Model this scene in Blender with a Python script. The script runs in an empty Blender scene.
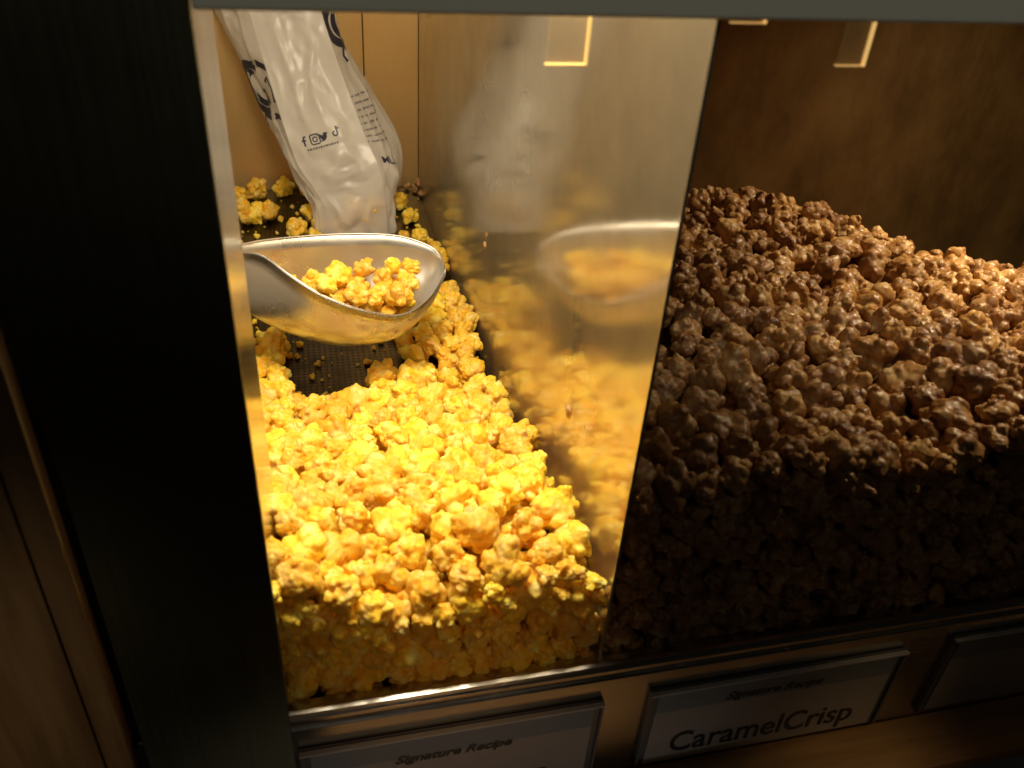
import bpy, bmesh, math, random
import numpy as np
from mathutils import Vector, Matrix
from mathutils.bvhtree import BVHTree
from mathutils import noise as mnoise

random.seed(7)
rng = np.random.default_rng(7)
sc = bpy.context.scene
COL = sc.collection

# ------------------------------------------------------------------ camera
# x along the cabinet front, y into the cabinet (glass at y = 0), z up (sill at z = 0), metres
F_PX = 853.0
AX = np.array([3778, -302, 853.0]); AX /= np.linalg.norm(AX)
DN = np.array([-93, 1244, 853.0]); DN -= AX * (AX @ DN); DN /= np.linalg.norm(DN)
DP = np.cross(DN, AX); DP = DP if DP[2] > 0 else -DP
UP = -DN
CAM = np.array([0.04000084, -0.40236162, 0.56051428])
cam_d = bpy.data.cameras.new('camera'); cam = bpy.data.objects.new('camera', cam_d); COL.objects.link(cam)
R = Matrix(((AX[0], -AX[1], -AX[2]), (DP[0], -DP[1], -DP[2]), (UP[0], -UP[1], -UP[2])))
cam.matrix_world = Matrix.Translation(Vector(CAM)) @ R.to_4x4()
cam_d.sensor_width = 36.0; cam_d.lens = 36 * F_PX / 1024
cam_d.clip_start = 0.02; cam_d.clip_end = 50
cam_d.dof.use_dof = True; cam_d.dof.focus_distance = 0.95; cam_d.dof.aperture_fstop = 8.0
sc.camera = cam


def ray(p):
    c = np.array([p[0] - 512.0, p[1] - 384.0, F_PX]); return np.array([c @ AX, c @ DP, c @ UP])


def aty(p, y):
    r = ray(p); return CAM + r * ((y - CAM[1]) / r[1])


def atz(p, z):
    r = ray(p); return CAM + r * ((z - CAM[2]) / r[2])


def proj(P):
    v = np.asarray(P) - CAM
    c = v[..., 0:1] * AX + v[..., 1:2] * DP + v[..., 2:3] * UP
    return 512 + F_PX * c[..., 0] / c[..., 2], 384 + F_PX * c[..., 1] / c[..., 2], c[..., 2]


# ------------------------------------------------------------------ materials
def mat(name, base=(.5, .5, .5), rough=.5, metal=0.0, **kw):
    m = bpy.data.materials.new(name); m.use_nodes = True
    b = m.node_tree.nodes['Principled BSDF']
    b.inputs['Base Color'].default_value = (*base, 1); b.inputs['Roughness'].default_value = rough
    b.inputs['Metallic'].default_value = metal
    for k, v in kw.items():
        b.inputs[k.replace('_', ' ')].default_value = v
    return m


def N(m, t, **kw):
    n = m.node_tree.nodes.new(t)
    for k, v in kw.items():
        setattr(n, k, v)
    return n


def L(m, a, b): m.node_tree.links.new(a, b)


def bsdf(m): return m.node_tree.nodes['Principled BSDF']


def coords(m, scale, kind='Object'):
    tc = N(m, 'ShaderNodeTexCoord'); mp = N(m, 'ShaderNodeMapping')
    mp.inputs['Scale'].default_value = scale
    L(m, tc.outputs[kind], mp.inputs['Vector']); return mp.outputs['Vector']


def noise(m, vec, scale, detail=4, rough=.5):
    n = N(m, 'ShaderNodeTexNoise'); n.inputs['Scale'].default_value = scale
    n.inputs['Detail'].default_value = detail; n.inputs['Roughness'].default_value = rough
    if vec is not None: L(m, vec, n.inputs['Vector'])
    return n.outputs['Fac']


def ramp(m, fac, stops):
    r = N(m, 'ShaderNodeValToRGB'); e = r.color_ramp.elements
    while len(e) < len(stops): e.new(.5)
    for i, (p, c) in enumerate(stops):
        e[i].position = p; e[i].color = (*c, 1) if len(c) == 3 else c
    L(m, fac, r.inputs['Fac']); return r.outputs['Color']


def mrange(m, fac, lo, hi, a=0.0, b=1.0):
    r = N(m, 'ShaderNodeMapRange'); L(m, fac, r.inputs['Value'])
    r.inputs['From Min'].default_value = a; r.inputs['From Max'].default_value = b
    r.inputs['To Min'].default_value = lo; r.inputs['To Max'].default_value = hi
    return r.outputs['Result']


def bump(m, h, strength, dist):
    b = N(m, 'ShaderNodeBump'); b.inputs['Strength'].default_value = strength; b.inputs['Distance'].default_value = dist
    L(m, h, b.inputs['Height']); L(m, b.outputs['Normal'], bsdf(m).inputs['Normal'])


def mixc(m, fac, a, b, mode='MIX'):
    x = N(m, 'ShaderNodeMix', data_type='RGBA', blend_type=mode)
    if isinstance(fac, (int, float)): x.inputs[0].default_value = fac
    else: L(m, fac, x.inputs[0])
    for s, v in ((6, a), (7, b)):
        if isinstance(v, tuple): x.inputs[s].default_value = (*v, 1)
        else: L(m, v, x.inputs[s])
    return x.outputs[2]


def brushed(name, base, rough, brush, var=.08, smudge=.12, bstr=.25):
    """brushed sheet metal: fine streaks, smudges that change the gloss"""
    m = mat(name, base, rough, 1.0)
    v = coords(m, brush)
    s = noise(m, v, 1.0, 5, .7)
    v2 = coords(m, (1, 1, 1)); sm = noise(m, v2, 9, 5, .6)
    a = N(m, 'ShaderNodeMath', operation='ADD')
    L(m, mrange(m, s, rough - var, rough + var, .3, .7), a.inputs[0])
    L(m, mrange(m, sm, -smudge * .3, smudge, .35, .75), a.inputs[1])
    L(m, a.outputs[0], bsdf(m).inputs['Roughness'])
    d = tuple(c * .86 for c in base)
    L(m, mixc(m, s, d, base), bsdf(m).inputs['Base Color'])
    bump(m, s, bstr, .0004)
    return m


M = {}
M['divider'] = brushed('brushed_divider', (.66, .62, .54), .09, (420, 420, 9), .03, .07, .03)
bsdf(M['divider']).inputs['Metallic'].default_value = .93
_m = M['divider']; _g = N(_m, 'ShaderNodeBsdfAnisotropic'); _g.inputs['Color'].default_value = (.63, .555, .39, 1); _g.inputs['Roughness'].default_value = .50
_x = N(_m, 'ShaderNodeMixShader')
L(_m, mrange(_m, noise(_m, coords(_m, (1, 1, 1)), 5, 4, .6), .22, .60, .3, .7), _x.inputs[0])
L(_m, bsdf(_m).outputs[0], _x.inputs[1]); L(_m, _g.outputs[0], _x.inputs[2]); L(_m, _x.outputs[0], _m.node_tree.nodes['Material Output'].inputs['Surface'])
M['steel'] = brushed('brushed_steel', (.62, .59, .53), .16, (500, 500, 12), .05, .1, .15)
M['back'] = brushed('bronze_sheet', (.78, .55, .25), .42, (300, 300, 12), .06, .10, .08)
bsdf(M['back']).inputs['Metallic'].default_value = .75
M['satin'] = mat('satin_liner', (.55, .53, .48), .4, .35)
M['brownback'] = brushed('brown_bronze_sheet', (.26, .14, .05), .5, (140, 140, 30), .06, .10, .10)
_m = M['brownback']; L(_m, ramp(_m, noise(_m, coords(_m, (1, 1, .6)), 11, 6, .65), [(.3, (.07, .038, .012)), (.5, (.145, .082, .026)), (.72, (.21, .125, .042))]), bsdf(_m).inputs['Base Color'])
bsdf(M['brownback']).inputs['Metallic'].default_value = .6
M['front'] = brushed('dark_brushed_panel', (.20, .195, .12), .46, (300, 300, 6), .04, .08, .04)
M['header'] = mat('header_paint', (.52, .50, .42), .45)
M['rail'] = brushed('brushed_rail', (.60, .57, .51), .20, (9, 500, 500), .05, .08, .1)
M['scoop'] = mat('cast_aluminium', (.62, .61, .60), .3, .86)
_m = M['scoop']; _n = noise(_m, coords(_m, (1, 1, 1)), 14, 5, .65); L(_m, mrange(_m, _n, .22, .42, .3, .7), bsdf(_m).inputs['Roughness'])
M['black'] = mat('black_gap', (.012, .011, .01), .7)

g = bpy.data.materials.new('clear_glass'); g.use_nodes = True
nt = g.node_tree; nt.nodes.clear()
tb = nt.nodes.new('ShaderNodeBsdfTransparent'); tb.inputs['Color'].default_value = (1, 1, 1, 1)
om = nt.nodes.new('ShaderNodeOutputMaterial'); nt.links.new(tb.outputs[0], om.inputs['Surface'])
M['glass'] = g

# perforated tray
m = mat('perforated_tray', (.16, .14, .11), .32, 1.0)
v = coords(m, (150, 150, 0))
fr = N(m, 'ShaderNodeVectorMath', operation='FRACTION'); L(m, v, fr.inputs[0])
ds = N(m, 'ShaderNodeVectorMath', operation='DISTANCE'); L(m, fr.outputs[0], ds.inputs[0]); ds.inputs[1].default_value = (.5, .5, 0)
hole = mrange(m, ds.outputs['Value'], 0, 1, .22, .3)
gr = noise(m, coords(m, (1, 1, 1)), 40, 5)
L(m, mixc(m, hole, (.02, .017, .012), ramp(m, gr, [(.35, (.05, .04, .026)), (.7, (.13, .105, .07))])), bsdf(m).inputs['Base Color'])
L(m, mrange(m, gr, .22, .5), bsdf(m).inputs['Roughness'])
M['tray'] = m


def wood(name, dark, light, rough=.5):
    m = mat(name, light, rough)
    v = coords(m, (38, 38, 3)); n1 = noise(m, v, 1.6, 6, .65)
    L(m, ramp(m, n1, [(.3, dark), (.52, tuple((a + b) / 2 for a, b in zip(dark, light))), (.72, light)]), bsdf(m).inputs['Base Color'])
    bump(m, n1, .2, .0006)
    return m


M['wood'] = wood('oak_trim', (.17, .095, .04), (.34, .21, .10))
M['ledge'] = mat('ledge_wood', (.4, .22, .09), .4)
_n = noise(M['ledge'], coords(M['ledge'], (4, 40, 40)), 1.5, 6, .6)
L(M['ledge'], ramp(M['ledge'], _n, [(.3, (.24, .12, .045)), (.7, (.46, .27, .11))]), bsdf(M['ledge']).inputs['Base Color'])


def popcorn_mat(name, dark, mid, light, rough, sss, coat, rad, vlo=.84):
    m = mat(name, mid, rough)
    b = bsdf(m)
    oi = N(m, 'ShaderNodeObjectInfo'); ge = N(m, 'ShaderNodeNewGeometry')
    wn = N(m, 'ShaderNodeTexWhiteNoise', noise_dimensions='2D'); cx = N(m, 'ShaderNodeCombineXYZ')
    L(m, oi.outputs['Random'], cx.inputs[0]); L(m, ge.outputs['Random Per Island'], cx.inputs[1])
    L(m, cx.outputs[0], wn.inputs['Vector'])
    v = coords(m, (1, 1, 1))
    n1 = noise(m, v, 75, 5, .65)
    c = ramp(m, n1, [(.20, tuple(k * .5 for k in dark)), (.29, dark), (.47, mid), (.72, light)])
    hs = N(m, 'ShaderNodeHueSaturation'); L(m, c, hs.inputs['Color'])
    L(m, mrange(m, wn.outputs['Value'], vlo, 1.15), hs.inputs['Value'])
    L(m, mrange(m, wn.outputs['Value'], .494, .506), hs.inputs['Hue'])
    L(m, hs.outputs['Color'], b.inputs['Base Color'])
    n2 = noise(m, v, 300, 5, .65)
    bump(m, n2, .5, .0011)
    b.inputs['Subsurface Weight'].default_value = sss
    b.inputs['Subsurface Radius'].default_value = rad
    b.inputs['Subsurface Scale'].default_value = .007 if coat < .2 else .003
    b.inputs['Coat Weight'].default_value = coat; b.inputs['Coat Roughness'].default_value = .18
    return m


M['cheese'] = popcorn_mat('cheese_popcorn', (.90, .46, .016), (.93, .57, .036), (.98, .80, .28), .6, .5, .08, (1, .5, .12))
M['caramel'] = popcorn_mat('caramel_popcorn', (.16, .058, .010), (.40, .185, .05), (.72, .48, .21), .44, .12, .16, (1, .4, .15), .6)
M['brownbit'] = mat('brown_crumb', (.32, .14, .04), .5)

# bag plastic: white, part translucent
m = bpy.data.materials.new('white_bag_plastic'); m.use_nodes = True
b = bsdf(m); b.inputs['Base Color'].default_value = (.87, .845, .81, 1); b.inputs['Roughness'].default_value = .38
b.inputs['Coat Weight'].default_value = .25; b.inputs['Coat Roughness'].default_value = .15
v = coords(m, (1, 1, 1)); nz = N(m, 'ShaderNodeTexNoise', noise_type='RIDGED_MULTIFRACTAL'); nz.inputs['Scale'].default_value = 30; nz.inputs['Detail'].default_value = 4; nz.inputs['Distortion'].default_value = .6
L(m, v, nz.inputs['Vector']); bump(m, nz.outputs['Fac'], .45, .010)
tl = N(m, 'ShaderNodeBsdfTranslucent'); tl.inputs['Color'].default_value = (.86, .8, .72, 1)
mx = N(m, 'ShaderNodeMixShader'); mx.inputs[0].default_value = .3
out = m.node_tree.nodes['Material Output']
L(m, b.outputs[0], mx.inputs[1]); L(m, tl.outputs[0], mx.inputs[2])
tr = N(m, 'ShaderNodeBsdfTransparent'); mx2 = N(m, 'ShaderNodeMixShader'); mx2.inputs[0].default_value = .22
L(m, mx.outputs[0], mx2.inputs[1]); L(m, tr.outputs[0], mx2.inputs[2]); L(m, mx2.outputs[0], out.inputs['Surface'])
M['bag'] = m
M['ink'] = mat('navy_ink', (.022, .024, .05), .45)
M['greyink'] = mat('grey_ink', (.14, .125, .15), .45)
M['whiteink'] = mat('white_ink', (.62, .59, .56), .45)
M['card'] = mat('card_paper', (.42, .36, .31), .55)
M['band'] = mat('card_band', (.24, .26, .27), .5)
M['bandpattern'] = mat('card_band_pattern', (.19, .21, .215), .5)
M['text'] = mat('card_lettering', (.035, .032, .03), .5)
M['acrylic'] = mat('acrylic_edge', (.62, .57, .52), .16, 0.0)
M['holder'] = mat('smoked_holder', (.16, .15, .14), .25)
e = mat('glow_edge', (.9, .6, .2), .4); bsdf(e).inputs['Emission Color'].default_value = (1, .56, .17, 1); bsdf(e).inputs['Emission Strength'].default_value = .45  # emission draws the glowing outlines on the made-up sheets
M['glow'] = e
e = mat('glow_edge_core', (.9, .6, .2), .4); bsdf(e).inputs['Emission Color'].default_value = (1, .62, .20, 1); bsdf(e).inputs['Emission Strength'].default_value = .75
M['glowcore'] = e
# made-up sheet: mostly clear, a weak amber glow put into its emission
a = bpy.data.materials.new('glow_sheet'); a.use_nodes = True
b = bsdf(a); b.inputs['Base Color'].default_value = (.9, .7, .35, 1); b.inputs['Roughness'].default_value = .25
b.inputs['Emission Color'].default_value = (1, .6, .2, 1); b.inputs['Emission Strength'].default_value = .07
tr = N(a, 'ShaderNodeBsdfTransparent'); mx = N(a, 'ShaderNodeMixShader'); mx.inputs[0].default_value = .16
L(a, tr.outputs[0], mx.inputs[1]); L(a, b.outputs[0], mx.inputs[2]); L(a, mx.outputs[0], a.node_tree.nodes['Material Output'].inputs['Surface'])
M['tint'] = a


# ------------------------------------------------------------------ object helpers
def link(name, me, m, parent=None, smooth=False):
    if m is not None: me.materials.append(m)
    if smooth: me.polygons.foreach_set('use_smooth', [True] * len(me.polygons))
    o = bpy.data.objects.new(name, me); COL.objects.link(o)
    if parent is not None:
        o.parent = parent; o.matrix_parent_inverse = parent.matrix_world.inverted()
    return o


def tag(o, label, cat, group=None):
    o['label'] = label; o['category'] = cat
    if group: o['group'] = group
    return o


def thing(name, label, cat, loc, group=None):
    o = bpy.data.objects.new(name, None); COL.objects.link(o); o.location = loc
    o.empty_display_size = .05
    o.matrix_world = Matrix.Translation(Vector(loc))
    return tag(o, label, cat, group)


def mesh(name, verts, faces):
    me = bpy.data.meshes.new(name); me.from_pydata([tuple(map(float, p)) for p in verts], [], faces); me.update(); return me


def box_bm(bm, x0, x1, y0, y1, z0, z1, bev=0.0, seg=2):
    b2 = bmesh.new()
    bmesh.ops.create_cube(b2, size=1)
    for v in b2.verts:
        v.co = Vector(((x0 + x1) / 2 + v.co.x * (x1 - x0), (y0 + y1) / 2 + v.co.y * (y1 - y0), (z0 + z1) / 2 + v.co.z * (z1 - z0)))
    if bev: bmesh.ops.bevel(b2, geom=b2.edges[:], offset=bev, segments=seg, affect='EDGES', profile=.5)
    t = bpy.data.meshes.new('t'); b2.to_mesh(t); b2.free(); bm.from_mesh(t); bpy.data.meshes.remove(t)


def box(name, m, parent, x0, x1, y0, y1, z0, z1, bev=0.0, smooth=False):
    bm = bmesh.new(); box_bm(bm, x0, x1, y0, y1, z0, z1, bev)
    me = bpy.data.meshes.new(name); bm.to_mesh(me); bm.free()
    o = link(name, me, m, parent)
    return o


def tube_mesh(name, pts, rad, nseg=12, closed=False):
    """tube along a 3-D polyline; rad a number or one per point"""
    pts = [Vector(p) for p in pts]; n = len(pts)
    rad = [rad] * n if isinstance(rad, (int, float)) else rad
    vs, fs = [], []
    for i, p in enumerate(pts):
        a = pts[(i - 1) % n] if (closed or i > 0) else p
        c = pts[(i + 1) % n] if (closed or i < n - 1) else p
        t = (c - a).normalized()
        u = t.cross(Vector((0, 0, 1)))
        if u.length < 1e-3: u = t.cross(Vector((1, 0, 0)))
        u.normalize(); w = t.cross(u)
        for k in range(nseg):
            an = 2 * math.pi * k / nseg
            vs.append(p + (u * math.cos(an) + w * math.sin(an)) * rad[i])
    for i in range(n if closed else n - 1):
        j = (i + 1) % n
        for k in range(nseg):
            k2 = (k + 1) % nseg
            fs.append((i * nseg + k, i * nseg + k2, j * nseg + k2, j * nseg + k))
    if not closed:
        fs.append(tuple(range(nseg))[::-1]); fs.append(tuple((n - 1) * nseg + k for k in range(nseg)))
    return mesh(name, vs, fs)


_dg = bpy.context.evaluated_depsgraph_get


def text_geo(s, size=1.0, shear=0.0, bold=0.0, space=1.0, align='LEFT'):
    """vertices (2-D) and faces of a piece of lettering"""
    cu = bpy.data.curves.new('t', 'FONT'); cu.body = s; cu.size = size; cu.shear = shear; cu.offset = bold
    cu.space_character = space; cu.align_x = align; cu.resolution_u = 4
    o = bpy.data.objects.new('t', cu); COL.objects.link(o); bpy.context.view_layer.update()
    me = bpy.data.meshes.new_from_object(o.evaluated_get(_dg()))
    vs = np.array([v.co[:] for v in me.vertices]).reshape(-1, 3)[:, :2]; fs = [tuple(p.vertices) for p in me.polygons]
    bpy.data.objects.remove(o); bpy.data.curves.remove(cu); bpy.data.meshes.remove(me)
    return vs, fs


# ------------------------------------------------------------------ the cabinet
BACK = 1.05
CAB = thing('popcorn_cabinet', 'brushed steel popcorn display cabinet with two glass fronted bins', 'display cabinet', (.25, .5, 0))
WL, XD0, XD1, XR, ZT = -.20, .240, .2425, 1.45, .80

box('front_panel', M['front'], CAB, -.103, 0, -.003, 0, -.30, 1.0, .0012)
box('jamb', M['steel'], CAB, -.0035, -.0005, .0005, .111, -.02, .7, .0006)
box('divider', M['divider'], CAB, XD0, XD1, .001, BACK - .001, -.03, ZT + .0005, .0005)
# back wall in three butted sheets so the seams show
bm = bmesh.new()
for x0, x1 in ((WL, .150), (.1515, .2395)):
    box_bm(bm, x0, x1, BACK, BACK + .004, -.02, ZT, .0008)
me = bpy.data.meshes.new('back_wall'); bm.to_mesh(me); bm.free(); link('back_wall', me, M['back'], CAB)
BACKC = .60            # the caramel bin is shallower
box('back_wall', M['brownback'], CAB, XD1 + .0005, XR, BACKC, BACKC + .004, -.02, ZT)
box('side_wall', M['satin'], CAB, WL - .004, WL - .0005, .0005, BACK - .001, -.02, ZT)
box('side_wall', M['back'], CAB, XR + .0005, XR + .004, .0005, BACK - .001, -.02, ZT)
ZF = -.020            # tray top
box('ceiling_panel', M['satin'], CAB, WL, XR, .002, BACK - .001, ZT + .001, ZT + .004)
box('tray', M['tray'], CAB, WL, XR, .003, BACK - .001, ZF - .003, ZF)

# header above the windows (the whole cabinet front above the glass)
bm = bmesh.new()
box_bm(bm, .0008, 1.5, -.006, .004, .4805, 1.0, .0015)
me = bpy.data.meshes.new('header'); bm.to_mesh(me); bm.free(); link('header', me, M['header'], CAB)
box('glass_pane', M['glass'], CAB, .001, .2405, -.0045, -.0005, .002, .4800)
box('glass_pane', M['glass'], CAB, .2425, 1.49, -.0045, -.0005, .002, .4800)
# sill: stepped rail
prof = [(0.004, .0015), (-.0045, .0015), (-.0075, .0008), (-.0092, -.0012), (-.0095, -.0040), (-.0085, -.0060), (-.0062, -.0068),
        (-.0060, -.0150), (-.0078, -.0160), (-.0084, -.0175), (-.0078, -.0190), (-.0058, -.0200), (-.0052, -.0215), (-.0052, -.19), (0.004, -.19)]
vs = [(x, y, z) for x in (-.0002, 1.5) for y, z in prof]; n = len(prof)
fs = [(i, (i + 1) % n, n + (i + 1) % n, n + i) for i in range(n)] + [tuple(range(n))[::-1], tuple(range(n, 2 * n))]
link('bottom_rail', mesh('bottom_rail', vs, fs), M['rail'], CAB)

# ------------------------------------------------------------------ wood trim left of the cabinet
WOOD = thing('wood_trim', 'dark oak upright trim beside the left end of the steel cabinet', 'wood trim', (-.16, -.01, -.3))
box('board', M['wood'], WOOD, -.36, -.1306, -.0055, .01, -.30, 1.0, .0005)
box('edge_strip', M['wood'], WOOD, -.1295, -.1125, -.0045, .01, -.30, 1.0, .0006)
box('backing', M['black'], WOOD, -.36, -.1032, .0102, .02, -.30, 1.0)

# ------------------------------------------------------------------ wooden ledge under the label row
LED = thing('wooden_ledge', 'warm brown wooden ledge below the label holders', 'ledge', (.6, -.06, -.2))
box('top_board', M['ledge'], LED, .02, 1.5, -.058, -.0057, -.172, -.158, .002)
box('lower_board', M['ledge'], LED, .02, 1.5, -.16, -.066, -.235, -.222, .002)

# ------------------------------------------------------------------ label holders with cards
YC = -.0090


def card_xy(px):
    p = aty(px, YC); return p[0], p[2]


def flat_text(name, parent, s, px0, px1, m, shear=0, bold=0, yoff=.0004, space=1.0, hfac=1.0):
    """lettering on a card: baseline from px0 to px1 (its ends in the photograph, turned into metres on the card's plane)"""
    x0, z0 = card_xy(px0); x1, z1 = card_xy(px1)
    v, f = text_geo(s, 1.0, shear, bold, space)
    k = (x1 - x0) / (v[:, 0].max() - v[:, 0].min())
    xo = v[:, 0].min(); zc = (z0 + z1) / 2
    vs = [(x0 + (a - xo) * k, YC - .0006 - yoff, zc + b * k * hfac) for a, b in v]
    return link(name, mesh(name, vs, f), m, parent)


def holder(x0, x1, zt, zb, label, title, lines):
    t = thing('label_holder', label, 'label holder', ((x0 + x1) / 2, -.006, zb), 'label holders under the glass')
    box('back_plate', M['holder'], t, x0, x1, -.0078, -.0056, zb, zt, .0005)
    # clear plastic channel along the top and sides, catching the light
    box('top_channel', M['acrylic'], t, x0, x1, -.0125, -.0080, zt - .0030, zt - .0006, .0006)
    box('side_channel', M['holder'], t, x0, x0 + .0022, -.0110, -.0080, zb, zt - .0044, .0006)
    box('side_channel', M['holder'], t, x1 - .0022, x1, -.0110, -.0080, zb, zt - .0044, .0006)
    c = box('card', M['card'], t, x0 + .008, x1 - .008, YC - .0003, -.0079, zb + .003, zt - .0045)
    zs = zt - .0045 - .026
    box('colour_band', M['band'], c, x0 + .0082, x1 - .0082, YC - .0006, YC - .00035, zs, zt - .0047)
    return t, c, zs


t1, c1, z1 = holder(.003, .2475, -.0445, -.152, 'label holder below the yellow popcorn with a card headed Signature Recipe only', None, None)
flat_text('heading', c1, 'Signature Recipe', (395, 763), (512, 744), M['text'], .35, .032, .0003)
flat_text('flavour_name', c1, 'CheeseCorn', (390, 800), (545, 776), M['text'], 0, .0, .0003)
t2, c2, z2 = holder(.2885, .5335, -.0435, -.152, 'label holder with the CaramelCrisp card below the brown popcorn', None, None)
flat_text('heading', c2, 'Signature Recipe', (725, 699), (822, 682), M['text'], .35, .032, .0003)
flat_text('flavour_name', c2, 'CaramelCrisp', (668, 748), (847, 721), M['text'], 0, .012, .0003, 1.0, 1.22)
t3, c3, z3 = holder(.580, .825, -.0380, -.148, 'dark empty looking label holder at the right edge of the row', None, None)

# ------------------------------------------------------------------ glowing L outlines: made-up sheets with emissive edges
for (pl, pr, lab) in (((545, 65), (586, 65), 'added clear sheet with glowing edges in front of the steel divider'),
                      ((730, 23), (765, 23), 'added sheet with a glowing edge peeking below the header just right of the divider'),
                      ((835, 66), (863, 66), 'added sheet with the brightest glowing edges in the caramel window')):
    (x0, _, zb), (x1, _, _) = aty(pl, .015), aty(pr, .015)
    t = thing('glow_outline', lab, 'hanging tag', ((x0 + x1) / 2, .015, .5), 'glowing outlines added behind the glass')
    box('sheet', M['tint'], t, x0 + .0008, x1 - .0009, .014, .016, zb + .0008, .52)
    box('glow_edge', M['glow'], t, x0, x1 - .0009, .0137, .0163, zb, zb + .0006)
    box('glow_edge', M['glowcore'], t, x1 - .0008, x1 + .0002, .0137, .0163, zb, .52)


# ------------------------------------------------------------------ scoop
def P(px, y): return Vector(aty(px, y))


def resample(pts, n):
    """Catmull-Rom through pts, n samples"""
    pts = [Vector(p) for p in pts]; m_ = len(pts) - 1; o = []
    for i in range(n):
        t = i / (n - 1) * m_; k = min(int(t), m_ - 1); f = t - k
        p1, p2 = pts[k], pts[k + 1]; p0 = pts[k - 1] if k > 0 else p1 * 2 - p2; p3 = pts[k + 2] if k + 2 <= m_ else p2 * 2 - p1
        o.append(.5 * ((2 * p1) + (p2 - p0) * f + (2 * p0 - 5 * p1 + 4 * p2 - p3) * f * f + (3 * p1 - p0 - 3 * p2 + p3) * f ** 3))
    return o


NS, NT = 40, 28
far = resample([P((238, 246), .430), P((262, 241), .445), P((300, 237), .462), P((345, 234.5), .475), P((395, 236), .478), P((428, 246), .470), P((441, 258), .457), P((444, 271), .440)], NS)
near = resample([P((238, 252), .422), P((262, 256), .405), P((292, 277), .385), P((325, 297), .372), P((365, 311), .368), P((402, 315), .378), P((428, 299), .405), P((443, 276), .434)], NS)
keel = resample([P((238, 296), .425), P((258, 316), .418), P((295, 329), .416), P((335, 333), .414), P((372, 328), .414), P((408, 318), .420), P((432, 296), .430), P((444, 274), .437)], NS)


def scoop_pt(i, th):
    Mx = (far[i] + near[i]) / 2
    return Mx + (far[i] - Mx) * math.cos(th) + (keel[i] - Mx) * (math.sin(th) ** .8)


SCO = thing('metal_scoop', 'cast aluminium scoop holding yellow popcorn, lying across the left bin', 'scoop', (.08, .42, .03))
inner = [[scoop_pt(i, math.pi * k / (NT - 1)) for k in range(NT)] for i in range(NS)]
TH = .0022
outer = []
for i in range(NS):
    row = []
    for k in range(NT):
        a = inner[min(i + 1, NS - 1)][k] - inner[max(i - 1, 0)][k]; b = inner[i][min(k + 1, NT - 1)] - inner[i][max(k - 1, 0)]
        nn = a.cross(b)
        nn = nn.normalized() if nn.length > 1e-9 else Vector((0, 0, 1))
        c = (far[i] + near[i]) / 2
        if nn.dot(inner[i][k] - c) < 0 and 0 < k < NT - 1: nn = -nn
        if k in (0, NT - 1): nn = (inner[i][k] - c).normalized() if (inner[i][k] - c).length > 1e-6 else Vector((0, 0, -1))
        row.append(inner[i][k] + nn * TH)
    outer.append(row)
vs = [p for r in inner for p in r] + [p for r in outer for p in r]; Q = NS * NT
fs = []
for i in range(NS - 1):
    for k in range(NT - 1):
        a, b, c, d = i * NT + k, i * NT + k + 1, (i + 1) * NT + k + 1, (i + 1) * NT + k
        fs.append((a, b, c, d)); fs.append((Q + d, Q + c, Q + b, Q + a))
    for k in (0, NT - 1):
        a, d = i * NT + k, (i + 1) * NT + k
        fs.append((a, d, Q + d, Q + a))
fs.append(tuple(k for k in range(NT)))                       # closed heel of the scoop
fs.append(tuple(Q + k for k in range(NT))[::-1])
for k in range(NT - 1):
    b0 = (NS - 1) * NT + k; fs.append((b0, b0 + 1, Q + b0 + 1, Q + b0))
bowl = link('bowl', mesh('bowl', vs, fs), M['scoop'], SCO, True)
rim_pts = [p + Vector((0, 0, .0006)) for p in far] + [p + Vector((0, 0, .0006)) for p in near[::-1]]
link('rim', tube_mesh('rim', rim_pts, .0010, 10, True), M['scoop'], SCO, True)
h0 = (far[0] + near[0] + keel[0]) / 3
link('handle', tube_mesh('handle', [h0 + Vector((.004, 0, 0)), h0 + Vector((-.02, .002, .004)), h0 + Vector((-.05, .006, .010)), h0 + Vector((-.09, .01, .016)), h0 + Vector((-.118, .013, .018))],
                         [.010, .008, .0095, .011, .006], 14), M['scoop'], SCO, True)

# ------------------------------------------------------------------ paper-white popcorn bag leaning on the back wall
rows = [  # front depth, front-left, front-right, back-left, back-right (photo pixels), back depth
    (.845, (326, 243), (388, 240), (321, 240), (389, 238), .870),
    (.852, (325, 210), (385, 200), (313, 207), (391, 205), .885),
    (.862, (314, 188), (379, 168), (296, 178), (402, 172), .915),
    (.880, (297, 163), (368, 143), (281, 143), (398, 136), .950),
    (.905, (282, 120), (351, 99), (262, 112), (370, 86), .990),
    (.935, (266, 68), (332, 46), (241, 62), (341, 36), 1.015),
    (.965, (249, 11), (314, -10), (214, 10), (322, -18), 1.030),
    (.990, (232, -48), (296, -66), (186, -44), (303, -72), 1.036),
]
edge = {}
for nm, k, dk in (('FL', 1, 0), ('FR', 2, 0), ('BL', 3, 5), ('BR', 4, 5)):
    edge[nm] = [P(r[k], r[dk]) for r in rows]
NV = 150
edge = {k: resample(v, NV) for k, v in edge.items()}


def hsh(x, y): return math.sin(x * 12.9898 + y * 78.233)


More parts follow.
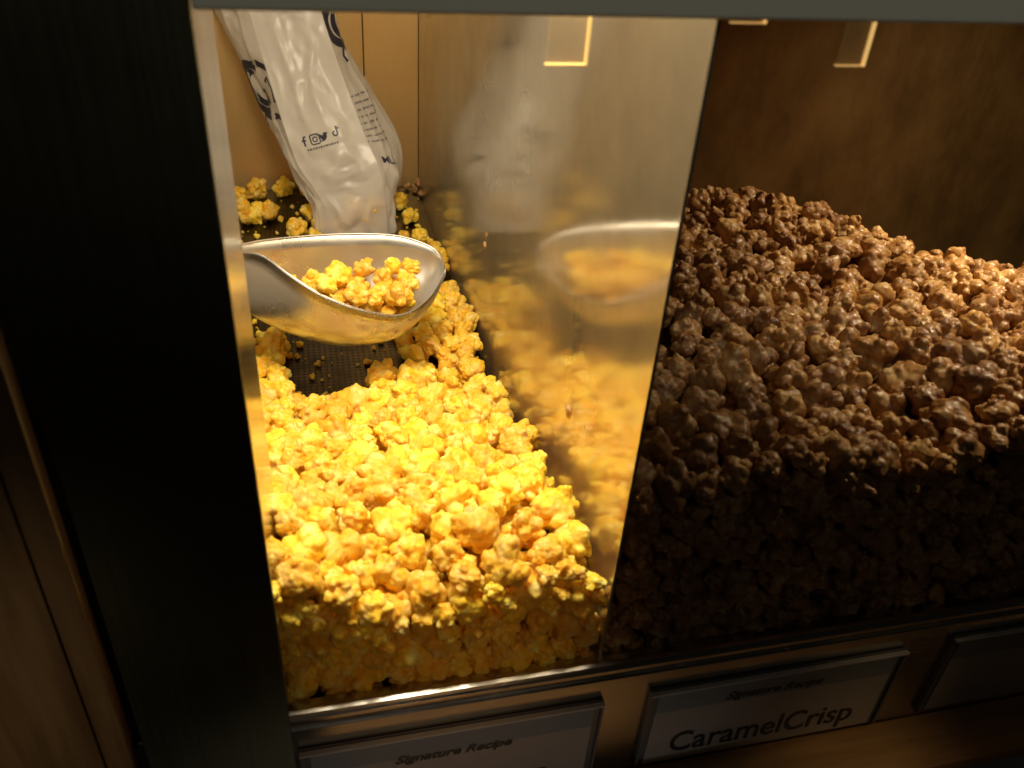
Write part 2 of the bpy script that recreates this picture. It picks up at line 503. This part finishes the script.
def bag_pt(panel, u, v):
    """panel: 0 left, 1 front, 2 right, 3 back; v from bottom 0 to top 1"""
    t = max(0, min(1, v)) * (NV - 1); i = min(int(t), NV - 2); f = t - i
    E = {k: e[i].lerp(e[i + 1], f) for k, e in edge.items()}
    a, b = {0: ('BL', 'FL'), 1: ('FL', 'FR'), 2: ('FR', 'BR'), 3: ('BR', 'BL')}[panel]
    p = E[a].lerp(E[b], u)
    nrm = (E[b] - E[a]).cross(Vector((0, .12, 1))).normalized()
    w = math.sin(math.pi * u)
    q = Vector((u * 1.1 + panel * 7.3, v * 4.2, 1.7 + panel))
    d = w * (.008 * mnoise.noise(q * 1.3) + .004 * mnoise.noise(q * 3.1))
    d += w * (.009 * abs(mnoise.noise(q * 1.7 + Vector((5, 2, 9)))) + .0018 * abs(mnoise.noise(q * 4.5)) - .002)
    rg = 1 - abs(mnoise.noise(Vector((u * 2.2 + v * 2.4, v * 4.0 - u * 1.2, panel * 3.1))))        # sharp creases in the film
    d += w * .006 * max(0, rg - .80) / .20 * (.4 + .6 * abs(mnoise.noise(q * 1.9 + Vector((3, 1, 2)))))
    d += w * (.004 * math.exp(-((v - .12) / .10) ** 2) + (.006 if panel != 1 else .001))
    return p + nrm * d, nrm


BAG = thing('popcorn_bag', 'white plastic popcorn bag with blue print leaning against the back wall', 'popcorn bag', (.12, .9, 0))
NU = 34
vs, fs = [], []
for pn in range(4):                                  # four faces meeting in sharp folds
    k0 = len(vs)
    for j in range(NV):
        for i in range(NU + 1): vs.append(bag_pt(pn, i / NU, j / (NV - 1))[0])
    for j in range(NV - 1):
        for i in range(NU):
            a_ = k0 + j * (NU + 1) + i; fs.append((a_, a_ + 1, a_ + NU + 2, a_ + NU + 1))
k0 = len(vs); vs += [edge[k][0] for k in ('BL', 'FL', 'FR', 'BR')]; fs.append((k0 + 3, k0 + 2, k0 + 1, k0))
me = mesh('film', vs, fs)
film = link('film', me, M['bag'], BAG, True)


def on_bag(name, panel, pts, faces, m, lift=.0007, parent=BAG):
    o = []
    for (u, v) in pts:
        p, n_ = bag_pt(panel, u, v); o.append(p + n_ * lift)
    return link(name, mesh(name, o, faces), m, parent)


def strip_poly(path, w, asp=1.0):
    """a stroke of width w along a 2-D path (aspect = u units per v unit of equal length)"""
    pts, f = [], []
    for i, (x, y) in enumerate(path):
        a = path[max(i - 1, 0)]; c = path[min(i + 1, len(path) - 1)]
        dx, dy = (c[0] - a[0]), (c[1] - a[1]); l = math.hypot(dx, dy) or 1
        ww = w[i] if isinstance(w, (list, tuple)) else w
        pts += [(x - dy / l * ww, y + dx / l * ww), (x + dy / l * ww, y - dx / l * ww)]
    for i in range(len(path) - 1): f.append((2 * i, 2 * i + 1, 2 * i + 3, 2 * i + 2))
    return pts, f


def arc(cx, cy, r, a0, a1, n=18, ry=None):
    return [(cx + r * math.cos(math.radians(a0 + (a1 - a0) * i / n)), cy + (ry or r) * math.sin(math.radians(a0 + (a1 - a0) * i / n))) for i in range(n + 1)]


def merge(*geos):
    V, Fc = [], []
    for v, f in geos:
        k = len(V); V += [tuple(p) for p in v]; Fc += [tuple(i + k for i in q) for q in f]
    return V, Fc


def disc(cx, cy, r, n=18, ry=None):
    return arc(cx, cy, r, 0, 360, n, ry)[:-1], [tuple(range(n))]


# local frame on a panel: units of metres -> (u, v)
def panel_frame(panel, u0, v0):
    p0 = bag_pt(panel, u0, v0)[0]
    du = (bag_pt(panel, min(u0 + .05, 1), v0)[0] - bag_pt(panel, max(u0 - .05, 0), v0)[0]).length / (min(u0 + .05, 1) - max(u0 - .05, 0))
    dv = (bag_pt(panel, u0, v0 + .03)[0] - bag_pt(panel, u0, v0 - .03)[0]).length / .06
    return lambda x, y: (u0 + x / du, v0 + y / dv)


def find_uv(panel, px):
    best = None
    for j in range(0, 141):
        for i in range(0, 41):
            X_, Y_, _ = proj(np.array(bag_pt(panel, i / 40, j / 140)[0]))
            d = (X_ - px[0]) ** 2 + (Y_ - px[1]) ** 2
            if best is None or d < best[0]: best = (d, i / 40, j / 140)
    return best[1], best[2]


def print_on(name, panel, px, geo, m, size, lift=.0007):
    u0, v0 = find_uv(panel, px); fr_ = panel_frame(panel, u0, v0)
    return on_bag(name, panel, [(lambda q: (min(max(q[0], .004), .996), q[1]))(fr_(x * size, y * size)) for x, y in geo[0]], geo[1], m, lift)


# social icons (unit size about 1)
g_f = merge(strip_poly([(.28, .46), (.08, .46), (-.02, .3), (-.02, -.5)], .1), strip_poly([(-.25, .1), (.22, .1)], .09))
rr = [(-.3, -.5), (.3, -.5), (.46, -.42), (.5, -.3), (.5, .3), (.42, .46), (.3, .5), (-.3, .5), (-.46, .42), (-.5, .3), (-.5, -.3), (-.42, -.46), (-.3, -.5)]
g_cam = merge(strip_poly(rr, .07), strip_poly(arc(0, 0, .24, 0, 360), .065), disc(.3, .3, .07, 10))
bird = [(-.5, -.36), (-.2, -.42), (.08, -.34), (.32, -.08), (.38, .2), (.55, .36), (.38, .36), (.5, .5), (.3, .42), (.14, .48), (0, .36), (0, .2), (-.26, .28), (-.46, .46), (-.48, .2), (-.36, .06), (-.46, .06), (-.3, -.14), (-.38, -.14), (-.2, -.26)]
g_bird = (bird, [tuple(range(len(bird)))])
g_note = merge(strip_poly(arc(-.1, -.2, .24, 90, 400, 20), .09), strip_poly([(.12, -.2), (.12, .5)], .09), strip_poly([(.12, .48), (.22, .28), (.42, .2)], .09))
for nm, px, gg in (('letter_icon', (305, 142), g_f), ('camera_icon', (314.5, 138.5), g_cam), ('bird_icon', (324, 136), g_bird), ('note_icon', (335, 132), g_note)):
    print_on(nm, 1, px, gg, M['ink'], .0140)
print_on('web_address', 1, (323, 147), merge(*[strip_poly([(-1.15 + k * .19, 0), (-1.15 + k * .19 + .15, 0)], .055 + .02 * (k % 2)) for k in range(12)]), M['greyink'], .0215)
# small print on the right face: word-like strokes in lines
gs = []
r2 = random.Random(3)
for ln in range(8):
    x = -1.0 + .12 * r2.random()
    while x < .9 - .12 * (ln % 3):
        w_ = r2.uniform(.14, .4)
        # letters of one word as short upright strokes of differing height
        k = x
        while k < x + w_:
            hgt = r2.choice((.045, .045, .07))
            gs.append(strip_poly([(k, 1.1 - ln * .27 - .03), (k, 1.1 - ln * .27 + hgt)], .016)); gs.append(strip_poly([(k, 1.1 - ln * .27 + hgt * .4), (k + .035, 1.1 - ln * .27 + hgt * .4)], .014))
            k += .062
        x += w_ + .12
print_on('small_print', 2, (370, 122), merge(*gs), M['greyink'], .040)
tv, tf = text_geo('MLE', 1, 0, .02)
print_on('size_mark', 2, (390, 161), ([(a - .9, b_ - .3) for a, b_ in tv], tf), M['ink'], .017)
# script emblem on the left face and again on the right face


def emblem():
    dark = merge(strip_poly(arc(0, .02, 1.0, 60, 300, 26, .82), [.10 + .12 * math.sin(math.pi * i / 26) for i in range(27)]),
                 strip_poly(arc(.05, .05, .55, 70, 330, 22, .55), [.05 + .1 * math.sin(math.pi * i / 22) for i in range(23)]),
                 strip_poly([(.1, -.05), (.5, .0), (.62, -.4), (.3, -.6)], .07),
                 strip_poly([(-.2, -.95), (.3, -1.02), (.95, -.86), (1.5, -.9)], .11), strip_poly([(.2, .84), (.7, .95), (1.2, .82), (1.5, .86)], .12),
                 strip_poly([(.75, .3), (1.0, .5), (1.1, .1), (1.0, -.35), (1.35, -.3)], .06), strip_poly([(-.25, -.9), (-.42, -1.25), (-.3, -1.5)], .07))
    return dark


print_on('emblem', 0, (262, 88), emblem(), M['ink'], .044)
print_on('emblem', 2, (337, 22), emblem(), M['ink'], .036)

# ------------------------------------------------------------------ popcorn prototypes


def make_proto(seed, kind, voxel):
    r = random.Random(seed)
    bm = bmesh.new()

    def blob(c, rad, sq=(1, 1, 1), rot=(0, 0, 0)):
        Mt = Matrix.Translation(Vector(c)) @ Matrix.Rotation(rot[0], 4, 'X') @ Matrix.Rotation(rot[1], 4, 'Y') @ Matrix.Rotation(rot[2], 4, 'Z') @ Matrix.Diagonal((rad * sq[0], rad * sq[1], rad * sq[2], 1))
        bmesh.ops.create_icosphere(bm, subdivisions=3, radius=1, matrix=Mt)
    def rdir():
        while True:
            v = Vector((r.uniform(-1, 1), r.uniform(-1, 1), r.uniform(-1, 1)))
            if .1 < v.length < 1: return v.normalized()
    style = r.random()
    if kind == 'cheese' and style < .45:            # butterfly: a few broad curled lobes
        core, nl, dmin, rl, dl, bub = .55, r.randint(5, 7), .45, (.44, .62), (.36, .58), (2, 5)
    elif kind == 'cheese':                           # mushroom: a ball of bubbles
        core, nl, dmin, rl, dl, bub = .70, r.randint(12, 18), .80, (.24, .42), (.48, .68), (0, 2)
    else:
        core, nl, dmin, rl, dl, bub = .64, r.randint(8, 13), .72, (.28, .50), (.42, .64), (0, 3)
    dirs, tries = [], 0
    blob((0, 0, 0), core)
    while len(dirs) < nl and tries < 500:
        tries += 1
        d = rdir()
        if all(d.dot(e_) < dmin for e_ in dirs): dirs.append(d)
    for d in dirs:
        rad = r.uniform(*rl); dist = r.uniform(*dl)
        blob(d * dist, rad, (1, r.uniform(.75, 1.0), r.uniform(.7, 1)), (r.uniform(0, 3), r.uniform(0, 3), r.uniform(0, 3)))
        for _ in range(r.randint(*bub)):             # smaller bubbles and flaps on each lobe
            e_ = (d + rdir() * .7).normalized()
            blob(d * dist + e_ * rad * .72, rad * r.uniform(.34, .55), (1, .9, .7), (r.uniform(0, 3), r.uniform(0, 3), 0))
    me = bpy.data.meshes.new('src'); bm.to_mesh(me); bm.free()
    o = bpy.data.objects.new('src', me); COL.objects.link(o)
    md = o.modifiers.new('r', 'REMESH'); md.mode = 'VOXEL'; md.voxel_size = voxel
    md = o.modifiers.new('s', 'SMOOTH'); md.factor = .5; md.iterations = 1
    tx = bpy.data.textures.new('c', 'CLOUDS'); tx.noise_scale = .22; tx.noise_depth = 2
    md = o.modifiers.new('d', 'DISPLACE'); md.texture = tx; md.strength = .13 if kind == 'cheese' else .10; md.mid_level = .5
    t2 = bpy.data.textures.new('v', 'VORONOI'); t2.noise_scale = .30; t2.distance_metric = 'DISTANCE'
    md = o.modifiers.new('e', 'DISPLACE'); md.texture = t2; md.strength = .10 if kind == 'cheese' else .05; md.mid_level = .4
    bpy.context.view_layer.update()
    m2 = bpy.data.meshes.new_from_object(o.evaluated_get(_dg()))
    bpy.data.objects.remove(o); bpy.data.meshes.remove(me)
    co = np.empty(len(m2.vertices) * 3); m2.vertices.foreach_get('co', co); co = co.reshape(-1, 3)
    co -= (co.max(0) + co.min(0)) / 2
    co /= np.percentile(np.linalg.norm(co, axis=1), 75)
    q = []
    for p in m2.polygons: q.append(tuple(p.vertices))
    bpy.data.meshes.remove(m2)
    return co, q


NP = 20
protos = {}
for kind, s0 in (('cheese', 100), ('caramel', 300)):
    protos[kind] = [make_proto(s0 + i, kind, .06) for i in range(NP)]
UNIT = .0140        # prototype meshes are baked at this radius; objects scale about 1


def proto_mesh(kind, i):
    co, q = protos[kind][i]
    me = mesh('popcorn', co * UNIT, q)
    me.materials.append(M[kind]); me.polygons.foreach_set('use_smooth', [True] * len(me.polygons))
    return me


pmesh = {k: [proto_mesh(k, i) for i in range(NP)] for k in protos}

# ------------------------------------------------------------------ heaps


def smooth_lerp(x, xs, ys): return float(np.interp(x, xs, ys))


def H_cheese(x, y):
    h = smooth_lerp(y, [0, .04, .10, .17, .25, .33, .40, .46], [.092, .112, .110, .090, .065, .046, .026, .0])
    if x < .06: h += .020 * (1 - max(x, 0) / .06) * max(0, 1 - y / .16)
    h += .013 * math.sin(x * 41 + .8 + y * 9) * max(0, 1 - y / .2)
    if x > .13: h = max(h, smooth_lerp(y, [.3, .45, .58, .66], [.04, .034, .026, 0]) * min(1, (x - .13) / .05))
    if x < .02: h = max(h, smooth_lerp(y, [.3, .40, .5, .54], [.04, .03, .026, 0]))
    if .0 < x < .10 and y > .34: h = min(h, smooth_lerp(y, [.34, .40], [.035, 0]))
    return h


def H_caramel(x, y):
    yc = smooth_lerp(x, [.24, .45, .55, .66, .73, .85, 1.1], [.52, .50, .44, .375, .31, .29, .27])
    hc = smooth_lerp(x, [.24, .45, .55, .66, .73, .85, 1.1], [.205, .205, .205, .196, .182, .168, .15])
    h0 = .182 - .02 * max(0, x - .6) + .011 * math.sin(x * 31 + 2)
    if y < yc: return h0 + (hc - h0) * (y / yc) + .010 * math.sin(x * 23 + 1) * math.sin(y * 19)
    return hc - (y - yc) * .95


def fill(H, x0, x1, y1, step, rmin, rmax, depth, tight, skip=None):
    """dart throwing in the shell under the heap's surface and behind the glass: topmost layer first"""
    res = []
    cell = rmax * 2; grid = {}

    def ok(p, r):
        gx, gy, gz = (int(math.floor(c / cell)) for c in p)
        for a in (-1, 0, 1):
            for b_ in (-1, 0, 1):
                for c in (-1, 0, 1):
                    for (q, rq) in grid.get((gx + a, gy + b_, gz + c), ()):
                        d2 = (q[0] - p[0]) ** 2 + (q[1] - p[1]) ** 2 + (q[2] - p[2]) ** 2
                        if d2 < ((r + rq) * tight) ** 2: return False
        return True

    for phase in (0, 1, 2, 3, 4):         # top, behind the pane, second rows, depth, small ones in the gaps at the pane
        n_try = 7000
        for _ in range(n_try if x1 < .5 else n_try * 3):
            r = rmin + (rmax - rmin) * random.random() ** 1.3 if phase < 4 else random.uniform(.62, .85) * rmin
            x = random.uniform(x0 + r * .82, x1 - r * .82); 
            if phase in (1, 2, 4):
                y = r * random.uniform(.92, 1.15) if phase != 2 else r * random.uniform(1.9, 3.2); top = H(x, y) - r * .8
                if top < ZF + r * .8: continue
                z = random.uniform(ZF + r * .8, top)
            else:
                y = random.uniform(r * .95, y1); h = H(x, y)
                if h < .008: continue
                z = h - r * .8 - (random.uniform(0, .25) * r if phase == 0 else random.uniform(0, depth))
                if z < ZF + r * .7: z = ZF + r * .7
            p = (x, y, z)
            if skip and skip(p, r): continue
            if ok(p, r):
                res.append((p, r)); grid.setdefault(tuple(int(math.floor(c / cell)) for c in p), []).append((p, r))
    return res


bvh_scoop = BVHTree.FromPolygons([v.co + bowl.matrix_world.translation if False else bowl.matrix_world @ v.co for v in bowl.data.vertices], [tuple(p.vertices) for p in bowl.data.polygons])
bvh_bag = BVHTree.FromPolygons([film.matrix_world @ v.co for v in film.data.vertices], [tuple(p.vertices) for p in film.data.polygons])


def clear_of_scoop(p, r):
    h = bvh_scoop.find_nearest(Vector(p), r * 1.12)
    if h[0] is not None: return True
    # nothing inside the bowl from the heap
    return .0 < p[0] < .19 and .37 < p[1] < .48 and p[2] > .05


cheese = fill(H_cheese, -.075, XD0, .66, 0,   .0132, .0215, .06, .72, clear_of_scoop)
caramel = fill(H_caramel, XD1, 1.02, .585, 0, .0140, .0220, .06, .72)

# yellow pieces in the scoop: along its bowl, heaped to the near side
inscoop = []
for _ in range(9000):
    i = random.randint(5, 27); th = math.pi * random.uniform(.30, .92)
    r = random.uniform(.0105, .0150)
    base = scoop_pt(i, th); c = (far[i] + near[i]) / 2
    p = base + (c - base).normalized() * r * 1.02 + Vector((0, 0, random.uniform(0, .034)))
    if p.z > max(near[i].z + .024, c.z + .006): continue
    nr = bvh_scoop.find_nearest(p)
    if nr[3] < r * .95: continue
    # must hang over the bowl: straight down one meets the inside of the scoop
    dn_ = bvh_scoop.ray_cast(p, Vector((0, 0, -1)))
    if dn_[0] is None or dn_[3] > .065: continue
    if (p.xy - c.xy).length > .6 * (far[i].xy - near[i].xy).length: continue
    if all((Vector(q) - p).length > (r + rq) * .70 for q, rq in inscoop): inscoop.append((tuple(p), r))

# stray pieces on the dark tray behind the scoop (photo positions, turned into places on the tray)
stray = []
for (x, y, r) in ((243, 170, .014), (238, 196, .013), (243, 207, .013), (257, 189, .015), (256, 213, .0145), (270, 211, .0155), (285, 186, .0145), (279, 191, .0105), (297, 228, .0145), (312, 213, .014), (318, 226, .012),
                  (246, 217, .012), (303, 190, .008), (314, 236, .010), (399, 201, .0135), (410, 216, .0125), (419, 236, .0125), (404, 236, .007), (434, 246, .010), (445, 252, .013), (452, 262, .014), (440, 270, .012)):
    r *= 1.2
    p = atz((x, y), ZF + r * .85)
    if abs(p[0]) > XD0 - r: p[0] = XD0 - r
    stray.append((tuple(p), r))
inbag = []
for u, v_, dz in ((.22, .03, 0), (.52, .035, 0), (.80, .03, 0), (.36, .085, 0), (.68, .09, 0), (.5, .135, 0), (.85, .12, 0)):
    p, n_ = bag_pt(1, u, v_); q = p - n_ * .0175; inbag.append(((q.x, q.y, max(q.z, ZF + .014)), .0155))
brown = [(tuple(atz((x, y), ZF + .006)), r) for x, y, r in ((411, 180, .008), (419, 183, .009), (425, 186, .007), (415, 189, .006), (407, 186, .006), (421, 193, .006), (430, 190, .0055))]

# ---- which pieces show (coarse z-buffer of discs, minus what the scoop, bag or steel hides)
W2, H2 = 512, 384


def in_window(px, py, side):
    xl = 190 + .1414 * (py - 8); xd = 717 - .185 * (py - 18)
    ok_ = (py > 12 + .016 * (px - 190)) & (py < 712 - .165 * (px - 290))
    return ok_ & ((px > xl) & (px < xd) if side == 0 else (px > xd))


def visible(items, side):
    P_ = np.array([p for p, r in items]); Rr = np.array([r for p, r in items])
    px, py, d = proj(P_)
    zb = np.full((H2, W2), 1e9); ib = np.full((H2, W2), -1, int)
    for k in range(len(items)):
        rp = F_PX * Rr[k] / d[k] / 2; cx, cy = px[k] / 2, py[k] / 2
        x0, x1 = max(0, int(cx - rp)), min(W2 - 1, int(cx + rp) + 1); y0, y1 = max(0, int(cy - rp)), min(H2 - 1, int(cy + rp) + 1)
        if x0 > x1 or y0 > y1: continue
        yy, xx = np.mgrid[y0:y1 + 1, x0:x1 + 1]
        q = ((xx - cx) ** 2 + (yy - cy) ** 2) / rp ** 2
        dd = d[k] - Rr[k] * np.sqrt(np.clip(1 - q, 0, 1)) * .8
        msk = (q < 1) & in_window(xx * 2 + 1, yy * 2 + 1, side) & (dd < zb[y0:y1 + 1, x0:x1 + 1])
        zb[y0:y1 + 1, x0:x1 + 1][msk] = dd[msk]; ib[y0:y1 + 1, x0:x1 + 1][msk] = k
    cnt = np.bincount(ib[ib >= 0], minlength=len(items)).astype(float)
    for k in np.nonzero(cnt)[0]:
        o = Vector(CAM); blocked = 0
        for dx, dz in ((0, 0), (.7, 0), (-.7, 0), (0, .7), (0, -.7)):
            tgt = Vector(P_[k]) + Vector((dx * Rr[k], 0, dz * Rr[k])); dr = tgt - o
            for bv in (bvh_scoop, bvh_bag):
                h = bv.ray_cast(o, dr.normalized(), dr.length - Rr[k])
                if h[0] is not None: blocked += 1; break
        cnt[k] *= 1 - blocked / 5
    return cnt


def rand_rot(r): return Matrix.Rotation(r.uniform(0, 6.28), 3, 'Z') @ Matrix.Rotation(r.uniform(0, 6.28), 3, 'X') @ Matrix.Rotation(r.uniform(0, 6.28), 3, 'Y')


rr_ = random.Random(11)


def place(kind, items, name, label, cat, group):
    first = None
    for p, r in items:
        i = rr_.randrange(NP)
        if first is None:
            o = bpy.data.objects.new(name, pmesh[kind][i]); first = o
        else:
            o = first.copy(); o.data = pmesh[kind][i]
        COL.objects.link(o)
        s = r / UNIT
        o.matrix_world = Matrix.Translation(Vector(p)) @ (rand_rot(rr_) @ Matrix.Diagonal((s * rr_.uniform(.9, 1.12), s * rr_.uniform(.9, 1.1), s * rr_.uniform(.85, 1.0)))).to_4x4()
        tag(o, label, cat, group)


def place_mass(kind, items, name, label, cat):
    V, Fc, k = [], [], 0
    for p, r in items:
        co, q = protos[kind][rr_.randrange(NP)]
        A = np.array(rand_rot(rr_) @ Matrix.Diagonal((r * rr_.uniform(.9, 1.12), r * rr_.uniform(.9, 1.1), r * rr_.uniform(.85, 1))))
        V.append(co @ A.T + np.array(p)); Fc += [tuple(i + k for i in f) for f in q]; k += len(co)
    me = mesh(name, np.vstack(V), Fc)
    o = link(name, me, M[kind], None, True); tag(o, label, cat); o['kind'] = 'stuff'
    return o


def split_visible(items, side, limit=300, least=14):
    c = visible(items, side); order = np.argsort(-c)
    keep = [k for k in order[:limit] if c[k] >= least]; ks = set(keep)
    return [items[k] for k in keep], [items[k] for k in range(len(items)) if k not in ks]


ch_vis, ch_rest = split_visible(cheese, 0, 240)
ca_vis, ca_rest = split_visible(caramel, 1, 300)
print('cheese', len(cheese), len(ch_vis), 'caramel', len(caramel), len(ca_vis), 'scoop', len(inscoop))
place('cheese', ch_vis, 'yellow_popcorn', 'yellow cheese popcorn piece heaped behind the glass below the scoop', 'popcorn', 'yellow popcorn heap in the left bin')
place('caramel', ca_vis, 'caramel_popcorn', 'glossy brown caramel popcorn piece in the heap right of the divider', 'popcorn', 'caramel popcorn heap in the right bin')
place('cheese', inscoop, 'yellow_popcorn', 'yellow popcorn piece lying inside the metal scoop', 'popcorn', 'yellow popcorn in the scoop')
place('cheese', stray[:14], 'yellow_popcorn', 'stray yellow popcorn piece on the dark tray left of the white bag', 'popcorn', 'stray yellow popcorn left of the bag')
place('cheese', stray[14:], 'yellow_popcorn', 'stray yellow popcorn piece on the tray between bag and divider', 'popcorn', 'stray yellow popcorn right of the bag')
place('cheese', inbag, 'yellow_popcorn', 'yellow popcorn piece showing faintly through the bottom of the white bag', 'popcorn', 'popcorn inside the bag')
place('caramel', brown, 'caramel_popcorn', 'small brown popcorn crumb at the right foot of the white bag', 'popcorn crumb', 'brown crumbs beside the bag')
place_mass('cheese', ch_rest, 'yellow_popcorn_filling', 'deeper yellow popcorn of the heap between the larger visible pieces', 'popcorn')
place_mass('caramel', ca_rest, 'caramel_popcorn_filling', 'deeper brown caramel popcorn between the larger visible pieces', 'popcorn')
# popcorn inside the bottom of the bag, showing through the film
# fine crumbs scattered over the tray
cr = []
for _ in range(420):
    x, y = random.uniform(-.06, .235), random.uniform(.38, 1.0); r = .0011 + .004 * random.random() ** 2.2
    cr.append(((x, y, ZF + r * .7), r))
place_mass('cheese', cr, 'popcorn_crumbs', 'fine yellow crumbs scattered over the dark perforated tray', 'crumbs')

# ------------------------------------------------------------------ light


def area(name, loc, target, sx, sy, power, color, spread=180):
    l = bpy.data.lights.new(name, 'AREA'); l.shape = 'RECTANGLE'; l.size = sx; l.size_y = sy; l.energy = power; l.color = color
    l.spread = math.radians(spread)
    o = bpy.data.objects.new(name, l); COL.objects.link(o); o.location = loc
    o.rotation_euler = (Vector(target) - Vector(loc)).to_track_quat('-Z', 'Y').to_euler(); return o


def spot(name, loc, target, cone, power, color, blend=.7, size=.05):
    l = bpy.data.lights.new(name, 'SPOT'); l.spot_size = math.radians(cone); l.spot_blend = blend; l.energy = power; l.color = color; l.shadow_soft_size = size
    o = bpy.data.objects.new(name, l); COL.objects.link(o); o.location = loc
    o.rotation_euler = (Vector(target) - Vector(loc)).to_track_quat('-Z', 'Y').to_euler(); return o


area('bin_lamp', (.13, .15, .74), (.13, .24, 0), .20, .18, 5.7, (1, .85, .62))
area('caramel_lamp', (.90, .26, .74), (.84, .26, .1), .12, .10, 2.5, (1, .80, .52), 95)
spot('card_fill', (.10, -.75, -.40), (.12, 0, -.115), 44, 1.15, (1, .92, .84)).scale = (1, .42, 1)  # unseen spot added to light the label cards from below
spot('header_fill', (.30, -.9, 1.7), (.30, 0, .64), 54, 16.0, (1, .96, .80), .4).scale = (1, .27, 1)  # added spot, squeezed to brighten the header face
spot('heap_front_fill', (.16, -.75, .62), (.12, .02, .045), 18, 3.4, (1, .54, .21), 1.0)  # added orange fill for the glow on the yellow heap's front
spot('trim_fill', (-.60, -.8, .25), (-.21, 0, .08), 24, 3.6, (1, .78, .5), .9)  # unseen fill added to brighten the wood trim
spot('ledge_fill', (.72, -.55, .9), (.50, -.045, -.158), 10, 6.0, (1, .70, .34), .9)  # added spot making the warm patch on the ledge
area('rail_glint_fill', (.28, -1.1, 1.5), (.15, 0, 0), .6, .06, .28, (1, .9, .75))  # unseen strip added for the rail's highlight, weak fill on the fronts

w = bpy.data.worlds.new('World'); sc.world = w; w.use_nodes = True
w.node_tree.nodes['Background'].inputs['Color'].default_value = (1, .86, .62, 1)
w.node_tree.nodes['Background'].inputs['Strength'].default_value = .003

sc.view_settings.view_transform = 'Standard'; sc.view_settings.look = 'None'
sc.view_settings.exposure = 0; sc.view_settings.gamma = 1
sc.render.engine = 'CYCLES'
sc.cycles.use_denoising = True
sc.cycles.max_bounces = 10; sc.cycles.diffuse_bounces = 5; sc.cycles.glossy_bounces = 5; sc.cycles.transparent_max_bounces = 12
sc.cycles.sample_clamp_indirect = 12
